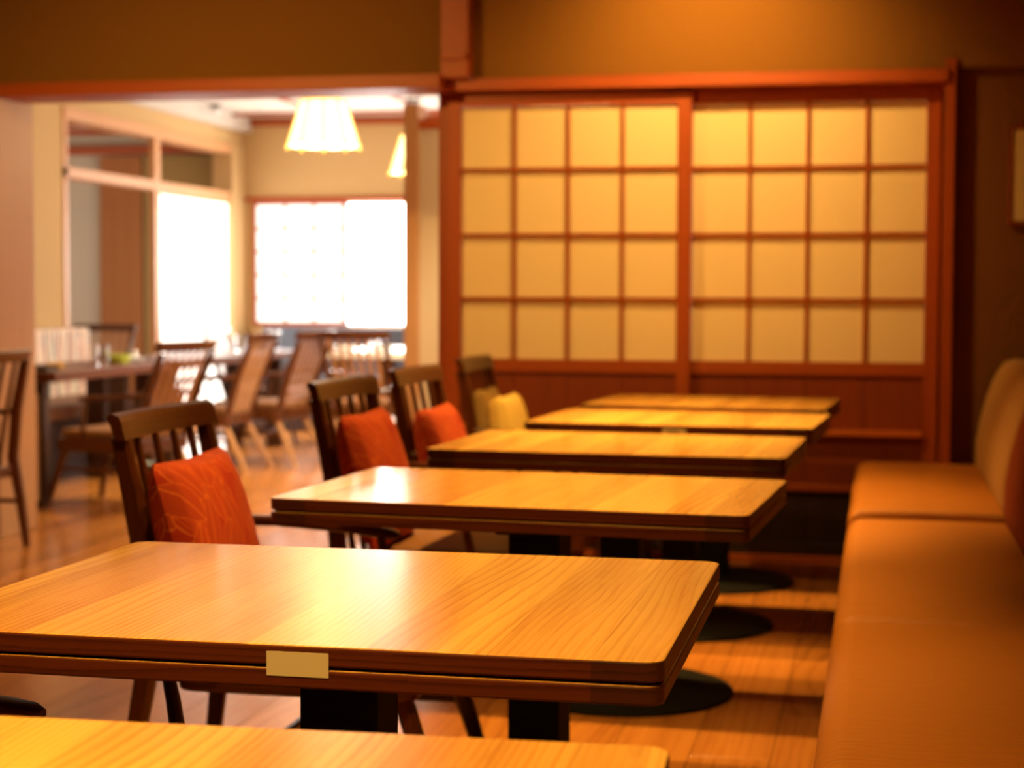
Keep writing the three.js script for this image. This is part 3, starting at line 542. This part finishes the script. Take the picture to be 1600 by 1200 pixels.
function tumbler(label, x, z, h = 0.11, r = 0.034, group) {
  const g = thing('tumbler', label, 'glass', [x, 0.7205, z], 0, group);
  part('vessel', lathe([[0.0001, 0.0], [r * 0.85, 0.0], [r, h], [r - 0.003, h], [r * 0.85 - 0.002, 0.008], [0.0001, 0.008]], 24), M.glass, g); return g;
}
function plate(label, x, z, r, mat, h = 0.02, cat = 'plate') { const o = part(cat === 'bowl' ? 'bowl' : 'plate', lathe([[0.0001, 0.0], [r * 0.6, 0.0], [r * 0.72, 0.004], [r, h], [r - 0.004, h + 0.002], [r * 0.68, 0.008], [0.0001, 0.007]], 28), mat, scene); o.position.set(x, 0.7205, z); return tag(o, label, cat); }
tumbler('clear tumbler standing alone behind the green bowl on the first long table', -4.37, -9.22, 0.12, 0.04);
plate('green bowl beside the clear tumbler on the first long table', -4.42, -9.55, 0.075, M.green, 0.05, 'bowl');
plate('yellow dish near the front end of the first long table', -4.44, -8.78, 0.05, M.yellow, 0.03, 'bowl');
plate('white plate near the far end of the first long table', -4.43, -9.8, 0.06, M.china);
{ const o = part('tray', [rbox(-0.1, 0.1, 0, 0.012, -0.075, 0.075, 0.005), rbox(-0.1, 0.1, 0.01, 0.02, 0.066, 0.075, 0.003), rbox(-0.1, 0.1, 0.01, 0.02, -0.075, -0.066, 0.003)], M.tray, scene); o.position.set(-4.45, 0.7205, -8.58); tag(o, 'small black tray at the front corner of the first long table', 'tray'); }
{ const o = part('folded_napkin', [rbox(-0.05, 0.05, 0, 0.012, -0.07, 0.07, 0.004), rbox(-0.045, 0.05, 0.0125, 0.022, -0.065, 0.065, 0.004)], M.cream, scene); o.position.set(-4.63, 0.7205, -8.55); o.rotation.y = 0.2; tag(o, 'folded cream napkin beside the yellow dish', 'napkin'); }
{ const g = thing('shaker', 'small shiny shaker at the far end of the first long table', 'shaker', [-4.40, 0.7205, -9.72]); part('body', lathe([[0.0001, 0], [0.022, 0], [0.026, 0.02], [0.02, 0.05], [0.0001, 0.05]], 20), M.glass, g); part('lid', lathe([[0.0001, 0.05], [0.021, 0.05], [0.021, 0.062], [0.012, 0.074], [0.0001, 0.076]], 20), M.chrome, g); }
const gl = 'glasses and dishes on the tables by the far window';
[[-4.5, -11.75, 0.12], [-4.36, -12.08, 0.15]].forEach(([x, z, h], i) => tumbler(['short bright tumbler on the second long table', 'taller bright tumbler at the far end of the second long table'][i], x, z, h, 0.045));
const wp = [['white plate at the left end of the white sunlit table', -3.85, -12.2, 0.09], ['white plate in the middle of the white sunlit table', -3.6, -12.3, 0.1], ['white plate near the right end of the white sunlit table', -3.3, -12.25, 0.09]];
wp.forEach(([l, x, z, r]) => plate(l, x, z, r, M.china, 0.03));
tumbler('bright tumbler between two white plates on the white sunlit table', -3.72, -12.5, 0.12, 0.04);
plate('yellow bowl on the white sunlit table', -3.42, -12.5, 0.07, M.yellow, 0.05, 'bowl');
// small fittings on the far ceiling
for (const [l, x, z] of [['small white ceiling fitting close to the corner of the plaster partition', -5.30, -13.3], ['small ceiling fitting above the pale partition post', -3.62, -13.2]]) {
  const g = thing('ceiling_fitting', l, 'fitting', [x, FAR_CEIL, z]);
  part('mount', lathe([[0.0001, 0], [0.05, 0], [0.055, -0.012], [0.03, -0.02], [0.0001, -0.02]].reverse(), 20), M.iron, g); part('head', lathe([[0.0001, -0.02], [0.03, -0.02], [0.042, -0.05], [0.03, -0.075], [0.0001, -0.078]].reverse(), 20), M.china, g);
}

shade(scene);
renderer.render(scene, camera);
